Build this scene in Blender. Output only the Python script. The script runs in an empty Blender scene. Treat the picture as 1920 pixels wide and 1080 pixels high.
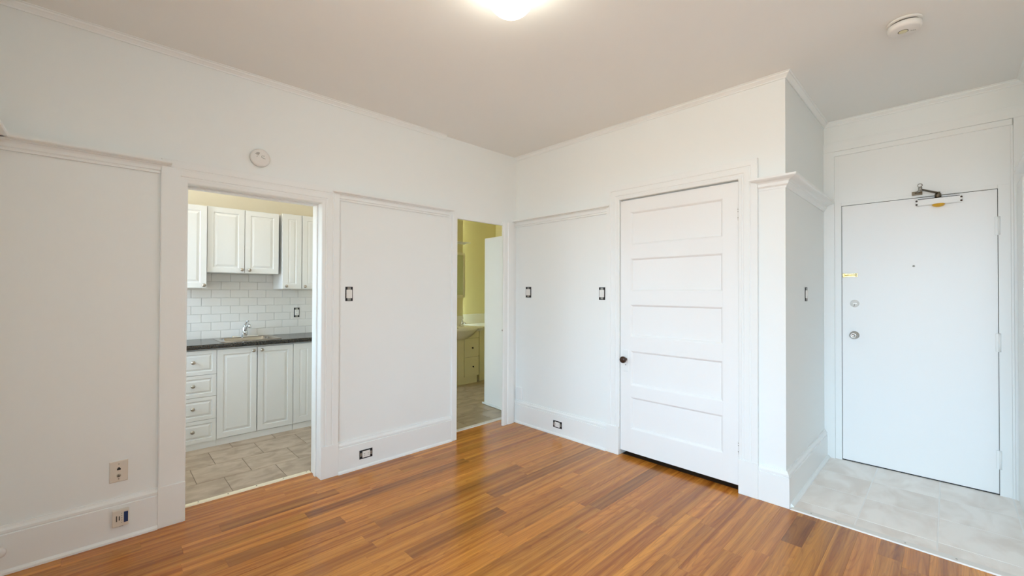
import bpy, bmesh, math, random
from mathutils import Vector, Matrix
random.seed(11)
S = bpy.context.scene
COL = S.collection
H = 2.75          # ceiling height
D = 1.198         # entry wall plane (y)
XR = 3.50         # right wall plane (x)
XW = 4.60         # unseen right wall of the living room, set wide to light the entry
XC = 2.43         # corner of the closet block
YN = -3.51        # near (window) wall plane
KX = -1.82        # kitchen back wall
WT = 0.17         # thickness of the left wall

# ---------------------------------------------------------------- camera
def set_camera():
    yaw, pitch, roll, f = 0.8016, 0.0090, 0.0031, 792.4
    fw = Vector((-math.sin(yaw)*math.cos(pitch), math.cos(yaw)*math.cos(pitch), math.sin(pitch)))
    r = Vector((math.cos(yaw), math.sin(yaw), 0)); u = r.cross(fw)
    r2 = r*math.cos(roll) + u*math.sin(roll); u2 = -r*math.sin(roll) + u*math.cos(roll)
    m = Matrix((r2, u2, -fw)).transposed().to_4x4()
    m.translation = Vector((3.1475, -3.108, 1.3499))
    cd = bpy.data.cameras.new('camera'); cd.sensor_width = 36; cd.lens = f/1920*36
    cd.clip_start = 0.02
    c = bpy.data.objects.new('camera', cd); COL.objects.link(c); c.matrix_world = m
    S.camera = c
set_camera()

# ---------------------------------------------------------------- world, daylight, exposure
WORLD_STRENGTH = 11.8
w = bpy.data.worlds.new('sky'); S.world = w; w.use_nodes = True
nt = w.node_tree; nt.nodes.clear()
out = nt.nodes.new('ShaderNodeOutputWorld'); bg = nt.nodes.new('ShaderNodeBackground')
geo = nt.nodes.new('ShaderNodeTexCoord'); sep = nt.nodes.new('ShaderNodeSeparateXYZ')
ramp = nt.nodes.new('ShaderNodeValToRGB')
ramp.color_ramp.elements[0].position = 0.49; ramp.color_ramp.elements[0].color = (.34, .31, .27, 1)
ramp.color_ramp.elements[1].position = 0.51; ramp.color_ramp.elements[1].color = (.56, .785, 1.0, 1)
mp = nt.nodes.new('ShaderNodeMath'); mp.operation = 'MULTIPLY_ADD'; mp.inputs[1].default_value = .5; mp.inputs[2].default_value = .5
nt.links.new(geo.outputs['Generated'], sep.inputs[0]); nt.links.new(sep.outputs['Z'], mp.inputs[0])
nt.links.new(mp.outputs[0], ramp.inputs[0]); nt.links.new(ramp.outputs[0], bg.inputs[0])
bg.inputs[1].default_value = WORLD_STRENGTH
nt.links.new(bg.outputs[0], out.inputs[0])
LAMP = (1.783, -1.799)   # living room ceiling lamp
BXC = 1.60        # left side of the added bay; its wall shades the left wall
YB = -5.00        # back of the unseen bay, added to even out the daylight
WX0, WX1, WZ0, WZ1 = 1.85, 4.45, 0.45, 2.45      # window opening at the back of the added bay
ld = bpy.data.lights.new('window_portal', 'AREA'); ld.shape = 'RECTANGLE'; ld.size = WX1-WX0; ld.size_y = WZ1-WZ0
ld.cycles.is_portal = True
lo = bpy.data.objects.new('window_portal', ld); COL.objects.link(lo)
lo.location = ((WX0+WX1)/2, YB-.02, (WZ0+WZ1)/2); lo.rotation_euler = (math.pi/2, 0, 0)
KW = (-1.45, -.45, .95, 2.25)                     # added kitchen window opening: x0, x1, z0, z1
ld = bpy.data.lights.new('added_kitchen_window_portal', 'AREA'); ld.shape = 'RECTANGLE'; ld.size = KW[1]-KW[0]; ld.size_y = KW[3]-KW[2]
ld.cycles.is_portal = True
lo = bpy.data.objects.new('added_kitchen_window_portal', ld); COL.objects.link(lo)
lo.location = ((KW[0]+KW[1])/2, -3.62, (KW[2]+KW[3])/2); lo.rotation_euler = (math.pi/2, 0, 0)
S.view_settings.view_transform = 'Standard'; S.view_settings.look = 'None'
S.cycles.diffuse_bounces = 8
S.view_settings.gamma = 1; S.view_settings.use_curve_mapping = False
S.view_settings.exposure = 0.54

# ---------------------------------------------------------------- materials
def mat(name, col, rough=.5, metal=0., **kw):
    m = bpy.data.materials.new(name); m.use_nodes = True
    b = m.node_tree.nodes['Principled BSDF']
    b.inputs['Base Color'].default_value = (*col, 1); b.inputs['Roughness'].default_value = rough
    b.inputs['Metallic'].default_value = metal
    for k, v in kw.items(): b.inputs[k].default_value = v
    return m
def nodes(m):
    t = m.node_tree; b = t.nodes['Principled BSDF']
    def N(tp, **kw):
        n = t.nodes.new(tp)
        for k, v in kw.items():
            if k in n.inputs: n.inputs[k].default_value = v
            else: setattr(n, k, v)
        return n
    return t, b, N, t.links.new
def bumpy(m, scale=60, strength=.08, dist=.002, detail=4):
    t, b, N, L = nodes(m)
    tc = N('ShaderNodeTexCoord'); n = N('ShaderNodeTexNoise', Scale=scale, Detail=detail)
    bp = N('ShaderNodeBump', Strength=strength, Distance=dist)
    L(tc.outputs['Object'], n.inputs['Vector']); L(n.outputs[0], bp.inputs['Height']); L(bp.outputs[0], b.inputs['Normal'])
    return m
def mottled(m, c1, c2, scale, detail=6, stretch=(1, 1, 1), lo=.35, hi=.65, rnd=True):
    t, b, N, L = nodes(m)
    tc = N('ShaderNodeTexCoord'); oi = N('ShaderNodeObjectInfo'); mu = N('ShaderNodeMath', operation='MULTIPLY'); mu.inputs[1].default_value = 37.0
    add = N('ShaderNodeVectorMath', operation='ADD'); mpn = N('ShaderNodeMapping'); mpn.inputs['Scale'].default_value = stretch
    n = N('ShaderNodeTexNoise', Scale=scale, Detail=detail, Distortion=.6); r = N('ShaderNodeValToRGB')
    r.color_ramp.elements[0].position = lo; r.color_ramp.elements[0].color = (*c1, 1)
    r.color_ramp.elements[1].position = hi; r.color_ramp.elements[1].color = (*c2, 1)
    L(oi.outputs['Random'], mu.inputs[0]); L(tc.outputs['Object'], mpn.inputs[0])
    L(mpn.outputs[0], add.inputs[0])
    if rnd: L(mu.outputs[0], add.inputs[1])
    L(add.outputs[0], n.inputs['Vector']); L(n.outputs[0], r.inputs[0]); L(r.outputs[0], b.inputs['Base Color'])
    return m

M = {}
M['wall'] = bumpy(mat('wall_paint', (.845, .872, .862), .55), 90, .05)
M['ceil'] = bumpy(mat('ceiling_paint', (.84, .845, .825), .7), 70, .05)
M['trim'] = bumpy(mat('trim_paint', (.85, .872, .864), .38), 40, .06)
M['doorp'] = bumpy(mat('door_paint', (.862, .87, .864), .36), 30, .05)
M['cab'] = mat('cabinet_white', (.77, .775, .765), .35)
M['kwall'] = bumpy(mat('kitchen_paint', (.80, .74, .60), .55), 90, .05)
M['bwall'] = bumpy(mat('bath_paint', (.72, .66, .36), .5), 90, .05)
M['bcab'] = mat('bath_cabinet', (.78, .73, .48), .35)
M['ceram'] = mat('ceramic', (.80, .78, .68), .12)
M['grout'] = mat('grout', (.70, .685, .655), .8)
M['fgrout'] = mat('floor_grout', (.21, .17, .13), .85)
M['egrout'] = mat('entry_grout', (.88, .87, .84), .8)
M['subfloor_shade'] = mat('subfloor_shade', (.10, .05, .02), .7)  # dark tone also stands in for shade under the closet door
M['splash'] = mottled(mat('subway_glaze', (.8, .78, .75), .14), (.77, .745, .71), (.80, .78, .75), 3)
M['ktile'] = mottled(mat('stone_tile', (.4, .3, .2), .42), (.33, .25, .18), (.49, .395, .305), 7, stretch=(1.5, .9, 1))
M['btile'] = mottled(mat('bath_tile', (.4, .3, .2), .38), (.31, .235, .15), (.46, .37, .26), 7, stretch=(1.5, .7, 1))
M['etile'] = mottled(mat('entry_tile', (.6, .6, .55), .42), (.79, .725, .66), (.91, .87, .82), 4.0, detail=10, stretch=(1.6, .8, 1), lo=.38, hi=.60)
M['thr'] = mat('threshold_metal', (.90, .84, .66), .4, .25)
M['thrw'] = mat('threshold_white', (.78, .76, .72), .45)
M['nickel'] = mat('brushed_nickel', (.48, .43, .37), .32, 1.)
M['satin'] = mat('satin_steel', (.55, .53, .50), .28, 1.)
M['chrome'] = mat('chrome', (.75, .77, .80), .07, 1.)
M['steel'] = mat('stainless', (.47, .43, .385), .2, 1.)
M['brass'] = mat('brass', (.83, .62, .22), .25, 1.)
M['bronze'] = mat('dark_bronze', (.045, .022, .014), .25, .3)
M['dark'] = mat('dark_gap', (.012, .012, .014), .7)
M['galv'] = mat('galvanised', (.35, .34, .31), .4, .9)
M['plast'] = mat('white_plastic', (.80, .79, .76), .35)
M['bplast'] = mat('beige_plastic', (.72, .66, .57), .4)
M['blue'] = mat('blue_label', (.012, .035, .13), .4)
M['print'] = mat('grey_print', (.10, .095, .085), .6)
M['amber'] = mat('amber_plastic', (.72, .40, .02), .35)
M['armm'] = mat('arm_bronze', (.16, .13, .09), .38, .8)
M['mirror'] = mat('mirror', (.62, .66, .5), .05, 1.)
def wood():
    m = mat('laminate_oak', (.4, .17, .05), .22); t, b, N, L = nodes(m)
    tc = N('ShaderNodeTexCoord'); oi = N('ShaderNodeObjectInfo')
    mu = N('ShaderNodeMath', operation='MULTIPLY'); mu.inputs[1].default_value = 53.0
    cmb = N('ShaderNodeCombineXYZ'); L(oi.outputs['Random'], mu.inputs[0])
    L(mu.outputs[0], cmb.inputs[0]); L(mu.outputs[0], cmb.inputs[1]); L(mu.outputs[0], cmb.inputs[2])
    ad = N('ShaderNodeVectorMath', operation='ADD'); L(tc.outputs['Object'], ad.inputs[0]); L(cmb.outputs[0], ad.inputs[1])
    def ramp2(p0, c0, p1, c1):
        r = N('ShaderNodeValToRGB'); q = r.color_ramp.elements
        q[0].position = p0; q[0].color = (*c0, 1); q[1].position = p1; q[1].color = (*c1, 1); return r
    def noise(scale, detail, rough=.55):
        mm = N('ShaderNodeMapping'); mm.inputs['Scale'].default_value = scale; L(ad.outputs[0], mm.inputs[0])
        nn = N('ShaderNodeTexNoise', Scale=1.0, Detail=detail, Roughness=rough); L(mm.outputs[0], nn.inputs['Vector']); return nn
    def mult(a_, b_, f):
        x_ = N('ShaderNodeMix', data_type='RGBA', blend_type='MULTIPLY'); x_.inputs['Factor'].default_value = f
        L(a_, x_.inputs['A']); L(b_, x_.inputs['B']); return x_.outputs['Result']
    # broad long streaks of tone
    r1 = ramp2(.33, (.36, .112, .014), .67, (.70, .285, .042)); L(noise((30, .42, 1), 3).outputs[0], r1.inputs[0])
    # fine pores along the grain
    r2 = ramp2(.36, (.50, .40, .34), .52, (1, 1, 1)); L(noise((330, 7, 1), 2).outputs[0], r2.inputs[0])
    # cathedral figure: contour lines of a noise field stretched along the plank
    cn = noise((9, .75, 1), 1.2); k_ = N('ShaderNodeMath', operation='MULTIPLY'); k_.inputs[1].default_value = 22.0
    fr = N('ShaderNodeMath', operation='FRACT'); L(cn.outputs[0], k_.inputs[0]); L(k_.outputs[0], fr.inputs[0])
    r3 = ramp2(.0, (.52, .40, .36), .45, (1, 1, 1)); L(fr.outputs[0], r3.inputs[0])
    class _O: pass
    mx2 = _O(); mx2.outputs = {'Result': mult(mult(r1.outputs[0], r2.outputs[0], .30), r3.outputs[0], .38)}
    mx3 = N('ShaderNodeMix', data_type='RGBA', blend_type='MULTIPLY'); mx3.inputs['Factor'].default_value = 1
    L(mx2.outputs['Result'], mx3.inputs['A']); L(oi.outputs['Color'], mx3.inputs['B'])
    L(mx3.outputs['Result'], b.inputs['Base Color'])
    b.inputs['Specular IOR Level'].default_value = .5
    return m
M['wood'] = wood()
def granite():
    m = mat('dark_counter', (.03, .028, .025), .18); t, b, N, L = nodes(m)
    tc = N('ShaderNodeTexCoord'); n = N('ShaderNodeTexNoise', Scale=110.0, Detail=3, Roughness=.7); r = N('ShaderNodeValToRGB')
    e = r.color_ramp.elements; e[0].position = .46; e[0].color = (.012, .012, .012, 1); e[1].position = .70; e[1].color = (.10, .078, .05, 1)
    L(tc.outputs['Object'], n.inputs['Vector']); L(n.outputs[0], r.inputs[0]); L(r.outputs[0], b.inputs['Base Color']); return m
M['counter'] = granite()
def emit(name, col, s):
    m = mat(name, (.9, .88, .8), .3); b = m.node_tree.nodes['Principled BSDF']
    b.inputs['Emission Color'].default_value = (*col, 1); b.inputs['Emission Strength'].default_value = s; return m
M['lamp'] = emit('lit_glass', (1., .96, .82), 11.0)
M['klamp'] = emit('lit_kitchen_glass', (1., .93, .80), 13.0)
M['blamp'] = emit('lit_bath_glass', (1., .82, .42), 3.6)
def glasspane():
    m = bpy.data.materials.new('window_glass'); m.use_nodes = True; t = m.node_tree; t.nodes.clear()
    o = t.nodes.new('ShaderNodeOutputMaterial'); mixn = t.nodes.new('ShaderNodeMixShader'); a = t.nodes.new('ShaderNodeBsdfTransparent'); g = t.nodes.new('ShaderNodeBsdfGlossy')
    g.inputs['Roughness'].default_value = .02; mixn.inputs[0].default_value = .06
    t.links.new(a.outputs[0], mixn.inputs[1]); t.links.new(g.outputs[0], mixn.inputs[2]); t.links.new(mixn.outputs[0], o.inputs[0]); return m
M['glass'] = glasspane()

# ---------------------------------------------------------------- mesh helpers
WL = {}          # world location of every object made here
class MB:
    def __init__(self): self.v = []; self.f = []; self.sm = []
    def add(self, vs, fs, smooth=False):
        o = len(self.v); self.v += [Vector(p) for p in vs]
        for q in fs: self.f.append([o+i for i in q]); self.sm.append(smooth)
        return self
    def box(self, x0, x1, y0, y1, z0, z1):
        x0, x1 = sorted((x0, x1)); y0, y1 = sorted((y0, y1)); z0, z1 = sorted((z0, z1))
        return self.add([(x0,y0,z0),(x1,y0,z0),(x1,y1,z0),(x0,y1,z0),(x0,y0,z1),(x1,y0,z1),(x1,y1,z1),(x0,y1,z1)],
                        [(0,3,2,1),(4,5,6,7),(0,1,5,4),(1,2,6,5),(2,3,7,6),(3,0,4,7)])
    def loft(self, a, b, smooth=False):           # two closed polygons with the same number of points
        n = len(a)
        fs = [(i, (i+1) % n, n+(i+1) % n, n+i) for i in range(n)]
        return self.add(list(a)+list(b), fs + [tuple(range(n))[::-1], tuple(range(n, 2*n))], smooth)
    def lathe(self, prof, c, axis=(0,0,1), n=24, smooth=True):   # prof: (radius, height along axis)
        ax = Vector(axis).normalized(); t = Vector((1,0,0)) if abs(ax.x) < .9 else Vector((0,1,0))
        e1 = ax.cross(t).normalized(); e2 = ax.cross(e1); c = Vector(c); vs = []; fs = []
        for r, h in prof:
            for k in range(n):
                a = 2*math.pi*k/n; vs.append(c + ax*h + (e1*math.cos(a)+e2*math.sin(a))*max(r, 1e-5))
        for j in range(len(prof)-1):
            for k in range(n): fs.append((j*n+k, j*n+(k+1) % n, (j+1)*n+(k+1) % n, (j+1)*n+k))
        fs.append(tuple(range(n))[::-1]); fs.append(tuple((len(prof)-1)*n+k for k in range(n)))
        return self.add(vs, fs, smooth)
    def tube(self, pts, r, n=8, smooth=True):
        pts = [Vector(p) for p in pts]; vs = []; fs = []; prev = None
        rs = r if isinstance(r, (list, tuple)) else [r]*len(pts)
        for i, p in enumerate(pts):
            d = (pts[min(i+1, len(pts)-1)] - pts[max(i-1, 0)]).normalized()
            if prev is None: e1 = d.orthogonal().normalized()
            else: e1 = (prev - d*prev.dot(d)).normalized()
            prev = e1; e2 = d.cross(e1)
            for k in range(n): a = 2*math.pi*k/n; vs.append(p+(e1*math.cos(a)+e2*math.sin(a))*rs[i])
        for j in range(len(pts)-1):
            for k in range(n): fs.append((j*n+k, j*n+(k+1) % n, (j+1)*n+(k+1) % n, (j+1)*n+k))
        fs.append(tuple(range(n))[::-1]); fs.append(tuple((len(pts)-1)*n+k for k in range(n)))
        return self.add(vs, fs, smooth)
    def mesh(self, name, material, bevel=0, origin=None, seg=2):
        lo_ = Vector([min(p[i] for p in self.v) for i in range(3)]); hi_ = Vector([max(p[i] for p in self.v) for i in range(3)])
        c = Vector(origin) if origin is not None else Vector(((lo_.x+hi_.x)/2, (lo_.y+hi_.y)/2, lo_.z))
        me = bpy.data.meshes.new(name); bm = bmesh.new()
        vs = [bm.verts.new(p-c) for p in self.v]; bm.verts.ensure_lookup_table()
        for q, s in zip(self.f, self.sm):
            try: fc = bm.faces.new([vs[i] for i in q]); fc.smooth = s
            except ValueError: pass
        bmesh.ops.remove_doubles(bm, verts=bm.verts, dist=1e-6)
        bmesh.ops.recalc_face_normals(bm, faces=bm.faces)
        if bevel: bmesh.ops.bevel(bm, geom=list(bm.edges), offset=bevel, segments=seg, profile=.6, affect='EDGES', clamp_overlap=True)
        bm.to_mesh(me); bm.free(); me.materials.append(material)
        return me, c
    def build(self, name, material, parent=None, bevel=0, **props):
        me, c = self.mesh(name, material, bevel)
        return link(name, me, c, parent, **props)
def link(name, data, loc, parent=None, **props):
    o = bpy.data.objects.new(name, data); COL.objects.link(o); WL[o.name] = Vector(loc)
    if parent is not None: o.parent = parent; o.location = Vector(loc) - WL[parent.name]
    else: o.location = loc
    for k, v in props.items(): o[k] = v
    return o
def thing(name, label, cat, loc, group=None, kind=None):
    o = link(name, None, loc, label=label, category=cat); o.empty_display_size = .05
    if group: o['group'] = group
    if kind: o['kind'] = kind
    return o
def struct(name, label, cat, loc): return thing(name, label, cat, loc, kind='structure')

# wall frames: (u along the wall, v height, d proud of the surface) -> world
fA = lambda u, v, d: (d, u, v)
fB = lambda u, v, d: (u, -d, v)
fE = lambda u, v, d: (u, D-d, v)
fC = lambda u, v, d: (XC+d, u, v)          # return wall of the closet block
fR = lambda u, v, d: (XR-d, u, v)
fN = lambda u, v, d: (u, YN+d, v)
fK = lambda u, v, d: (KX+d, u, v)          # kitchen back wall

def run(F, prof, u0, u1, k0=0, k1=0):      # moulding along the wall; prof = (d, z) polygon
    return MB().loft([F(u0-k0*d, z, d) for d, z in prof], [F(u1+k1*d, z, d) for d, z in prof])
def leg(F, prof, ue, s, v0, v1, mitre=True):   # vertical casing; prof = (a outward, d)
    return MB().loft([F(ue+s*a, v0, d) for a, d in prof], [F(ue+s*a, v1+(a if mitre else 0), d) for a, d in prof])
def head(F, prof, u0, u1, v):
    return MB().loft([F(u0-a, v+a, d) for a, d in prof], [F(u1+a, v+a, d) for a, d in prof])
def wbox(F, u0, u1, v0, v1, d0, d1):
    a = F(u0, v0, d0); b = F(u1, v1, d1)
    return MB().box(a[0], b[0], a[1], b[1], a[2], b[2])
def ringdoor(F, u0, u1, v0, v1, dback, dface, rings):   # slab whose face steps through (inset, depth) rings
    m = MB(); R = [(0, dback)] + [(0, dface)] + [(i, dface+dd) for i, dd in rings]
    vs = []
    for i, d in R: vs += [F(u0+i, v0+i, d), F(u1-i, v0+i, d), F(u1-i, v1-i, d), F(u0+i, v1-i, d)]
    fs = [(0, 1, 2, 3)]
    for j in range(len(R)-1):
        for k in range(4): fs.append((4*j+k, 4*j+(k+1) % 4, 4*j+4+(k+1) % 4, 4*j+4+k))
    n = 4*(len(R)-1); fs.append((n, n+1, n+2, n+3))
    return m.add(vs, fs)

BASE = [(0, 0), (.022, 0), (.022, .186), (.016, .189), (.019, .195), (.019, .206), (.011, .216), (.009, .226), (0, .226)]
SHOE = [(.022, 0), (.034, 0), (.033, .010), (.028, .018), (.022, .021)]
CROWN = [(0, H), (0, H-.032), (.003, H-.032), (.003, H-.035), (.008, H-.035), (.009, H-.027), (.020, H-.016), (.026, H-.012), (.028, H-.005), (.036, H-.003), (.036, H)]
RAILC = [(0, 2.056), (.020, 2.056), (.024, 2.066), (.034, 2.070), (.034, 2.0735), (.074, 2.0735), (.078, 2.078), (.078, 2.088), (0, 2.088)]
FASC = [(0, 2.0265), (.0045, 2.0265), (.0045, 2.022), (.014, 2.022), (.016, 2.031), (.013, 2.034), (.020, 2.040), (.020, 2.056), (0, 2.056)]

# ================================================================ ROOM SHELL
def wallbox(name, boxes, m, label):
    b = MB()
    for q in boxes: b.box(*q)
    return b.build(name, m, None, kind='structure', label=label, category='wall')
KO = (-2.75, -1.98, 1.985)      # kitchen opening: y0, y1, top
BO = (-.782, .125, 2.022)       # bathroom opening (its right end lies behind the corner board)
BE = -.205                      # visible edge of the corner board
j = .02
wl = wallbox('wall_left', [(-WT, 0, -4.6, KO[0]-j, -.02, H), (-WT, 0, KO[0]-j, KO[1]+j, KO[2]+j, H), (-WT, 0, KO[1]+j, BO[0]-j, -.02, H),
      (-WT, 0, BO[0]-j, BO[1]+j, 2.14, H), (-.018, 0, BO[0]-j, BO[1]+j, BO[2], 2.14), (-WT, 0, BO[1]+j, .26, -.02, H)], M['wall'], 'white plaster wall with the kitchen and bathroom doorways')
CO = (1.238, 2.158, 2.118)
wb = wallbox('wall_back', [(0, CO[0]-j, 0, .12, -.02, H), (CO[0]-j, CO[1]+j, 0, .12, CO[2]+j, H), (CO[1]+j, XC, 0, .12, -.02, H)],
      M['wall'], 'white plaster wall around the five-panel closet door')
wc = wallbox('wall_closet_side', [(XC-.12, XC, .12, D, -.02, H)], M['wall'], 'narrow white return wall beside the tiled entry')
EO = (2.548, 3.378, 2.052)
we = wallbox('wall_entry', [(XC-.12, EO[0]-.045, D, D+.14, -.02, H), (EO[0]-.045, EO[1]+.06, D, D+.14, EO[2]+.03, H), (EO[1]+.06, XR+.12, D, D+.14, -.02, H)],
      M['wall'], 'white wall around the flat apartment entry door')
wr = wallbox('wall_right', [(XR, XR+.12, 0, D, -.02, H)], M['wall'], 'white side wall at the right of the entry')
wallbox('wall_right_back', [(XR+.12, XW, 0, .12, -.02, H)], M['wall'], 'white wall right of the entry alcove')
wallbox('wall_room_right', [(XW, XW+.12, YB-.16, .12, -.02, H)], M['wall'], 'unseen white right wall of the living room, set wide for daylight')  # unseen wall set outward so daylight reaches the entry
wallbox('wall_near', [(-.17, BXC, YN-.16, YN, -.02, H)], M['wall'], 'short white wall beside the added bay, lengthened unseen to shade the left wall')  # unseen length added to keep window light off the left wall
wallbox('wall_added_bay_left', [(BXC-.16, BXC, YB, YN-.16, -.02, H)], M['wall'], 'unseen white side wall of the added window bay')  # bay added behind the camera so daylight falls more evenly
wn = wallbox('wall_added_bay', [(BXC-.16, WX0, YB-.16, YB, -.02, H), (WX1, XW, YB-.16, YB, -.02, H), (WX0, WX1, YB-.16, YB, -.02, WZ0), (WX0, WX1, YB-.16, YB, WZ1, H)],
      M['wall'], 'unseen white window wall of the added bay, facing the closet door')
MB().box(-2.6, XW+.12, YB-.16, 2.4, H, H+.06).build('ceiling', M['ceil'], None, kind='structure', label='plain off-white plaster ceiling', category='ceiling')
# closet interior (dark) and hallway side of the entry door
wallbox('wall_closet_inner', [(.0, XC-.12, .9, .96, -.02, H), (0, .05, .12, .9, -.02, H)], M['wall'], 'inner closet wall behind the five-panel door')
MB().box(EO[0]-.3, EO[1]+.3, D+.30, D+.34, -.02, 2.5).build('wall_hallway', M['wall'], None, kind='structure', label='hallway wall beyond the entry door', category='wall')

# ---------------------------------------------------------------- wood floor
fl = MB().box(-WT, XW, YB, .95, -.03, -.009).build('floor', M['subfloor_shade'], None, kind='structure', label='orange-brown oak laminate floor of narrow strips', category='floor')
P0, PW = .220-.0952*4, .0952
known = {.220: [-2.617, -1.48], .410: [-2.216], .601: [-2.654, -1.515], .791: [-1.955, -.776], .982: [-1.25], 1.172: [-1.971, -.567],
         1.363: [-.71], 1.553: [-.88], 1.744: [-.704], 1.839: [-.704], 2.52: [-.075, -.44], 2.124: [-.58]}
darks = {(.220, -2.617), (.601, -2.654), (.791, -1.955), (1.172, -1.971), (1.553, -.88), (.410, -2.216), (2.52, -.44), (.982, -1.25)}
def plank(x0, x1, y0, y1, tone):
    dz = random.uniform(-.0003, .0)
    g = .00022
    m = MB().loft([(x0+g, y0+g, -.009), (x1-g, y0+g, -.009), (x1-g, y1-g, -.009), (x0+g, y1-g, -.009)], [(x0+g, y0+g, dz), (x1-g, y0+g, dz), (x1-g, y1-g, dz), (x0+g, y1-g, dz)])
    o = m.build('plank', M['wood'], fl); o.color = tone
i = 0
x = P0
while x < XW-.005:
    x0, x1 = max(x, -WT+.012), min(x+PW, XW)
    yend = -.0 if x0 > XR else -.022 if x1 > XC+.02 else (.030 if x0 > CO[0]-.1 and x1 < CO[1]+.1 else -.0)  # planks stop below the closet door; the dark base gives the gap its shade
    if x1 <= .0: segs = [(KO[0], KO[1]), (BO[0], BO[1])]
    elif x0 > BXC: segs = [(YB, YN+.02), (YN+.02, yend)] if x0 < 3.55 else [(YB, yend)]
    else: segs = [(YN, yend)]
    kn = next((v for k, v in known.items() if abs(k-x) < .02), [])
    kk = next((k for k in known if abs(k-x) < .02), None)
    for (ya, yb) in segs:
        cuts = [c for c in kn if ya < c < yb]
        y = ya + random.uniform(.15, .8) if yb > -3 and x0 < 3.55 else 9
        while y < yb-.12:
            if all(abs(y-c) > .42 for c in cuts): cuts.append(y)
            y += random.uniform(.72, 1.25)
        cuts = [ya] + sorted(cuts) + [yb]
        for a, b in zip(cuts, cuts[1:]):
            if (kk, a) in darks: t = random.uniform(.62, .70); tone = (t, t*.98, t*1.05, 1)
            else:
                t = random.choice([random.uniform(.90, 1.06), random.uniform(.94, 1.1), random.uniform(.80, .95)]); tone = (t, t*random.uniform(.96, 1.03), t*random.uniform(.92, 1.08), 1)
            if x1-x0 > .01: plank(x0, x1, a, b, tone)
    x += PW

# ---------------------------------------------------------------- tile floors
def tilefloor(name, label, area, rows, m, gm, z=.0, gap=.0045, bev=.0015, dep=.003):
    x0, x1, y0, y1 = area
    f = MB().box(x0, x1, y0, y1, -.03, z-dep).build(name, gm, None, kind='structure', label=label, category='floor')
    cache = {}
    for (ra, rb, ca, cb) in rows:
        ra, rb = max(ra, x0), min(rb, x1); ca, cb = max(ca, y0), min(cb, y1)
        if rb-ra < .02 or cb-ca < .02: continue
        key = (round(rb-ra, 3), round(cb-ca, 3)); c = ((ra+rb)/2, (ca+cb)/2, z-.006)
        if key not in cache:
            cache[key] = MB().box(ra+gap/2, rb-gap/2, ca+gap/2, cb-gap/2, z-.006, z).mesh('tile', m, bev, seg=1)[0]
        link('tile', cache[key], c, f)
    return f
rows = []
for k in range(5):
    xb = -.19-.3225*k+.004; xa = xb-.3225
    off = -2.465 if k % 2 == 0 else -2.625
    n0 = -4
    for n in range(-5, 5): rows.append((xa, xb, off+.335*n, off+.335*(n+1)))
tilefloor('floor_kitchen', 'brown stone-look floor tiles of the kitchen in staggered rows', (KX, -.155, -3.6, -1.05), rows, M['ktile'], M['fgrout'])
rows = []
for k in range(8):
    xb = -.19-.32*k; xa = xb-.32
    off = (-.112, .078-.01, -.08, .10)[k % 4]
    for n in range(-3, 7): rows.append((xa, xb, off+.34*n, off+.34*(n+1)))
tilefloor('floor_bathroom', 'brown stone-look floor tiles of the bathroom', (-2.4, -.14, -.93, 1.9), rows, M['btile'], M['fgrout'])
rows = []
xs = [XC, 2.763, 3.10, 3.436, XR]; ys = [.0, .143, .495, .845, D+.02]
for a, b in zip(xs, xs[1:]):
    for c, d in zip(ys, ys[1:]): rows.append((a, b, c, d))
tilefloor('floor_entry', 'pale grey stone-look tiles at the entry door', (XC, XR, -.0, D+.14), rows, M['etile'], M['egrout'], z=.004, gap=.007, bev=.0008, dep=.0009)

def threshold(name, label, pts, m, screws, sm):
    a, b = pts          # (x0,y0),(x1,y1) box plan
    o = MB().loft([(a[0], a[1], -.001), (b[0], a[1], -.001), (b[0], b[1], -.001), (a[0], b[1], -.001)],
                  [(a[0]+.004, a[1]+.004, .007), (b[0]-.004, a[1]+.004, .007), (b[0]-.004, b[1]-.004, .007), (a[0]+.004, b[1]-.004, .007)]).build(name, m, None, kind='structure', label=label, category='threshold')
    for (x, y) in screws: MB().lathe([(.0042, 0), (.0042, .0012), (.001, .0016)], (x, y, .0066), n=10).build('screw', sm, o)
threshold('trim_1', 'cream metal threshold strip in the kitchen doorway', ((-.198, KO[0]+.001), (-.158, KO[1]-.001)), M['thr'], [(-.178, y) for y in (-2.66, -2.50, -2.335, -2.165, -2.01)], M['dark'])
threshold('trim_2', 'white metal threshold strip in the bathroom doorway', ((-.198, BO[0]+.001), (-.145, BO[1]-.002)), M['thrw'], [(-.17, y) for y in (-.62, -.45, -.29)], M['dark'])
threshold('trim_3', 'off-white threshold strip between laminate and entry tiles', ((XC+.024, -.026), (XR, .030)), M['thrw'], [(x, .002) for x in (2.56, 2.68, 2.98, 3.17, 3.36)], M['galv'])

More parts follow.
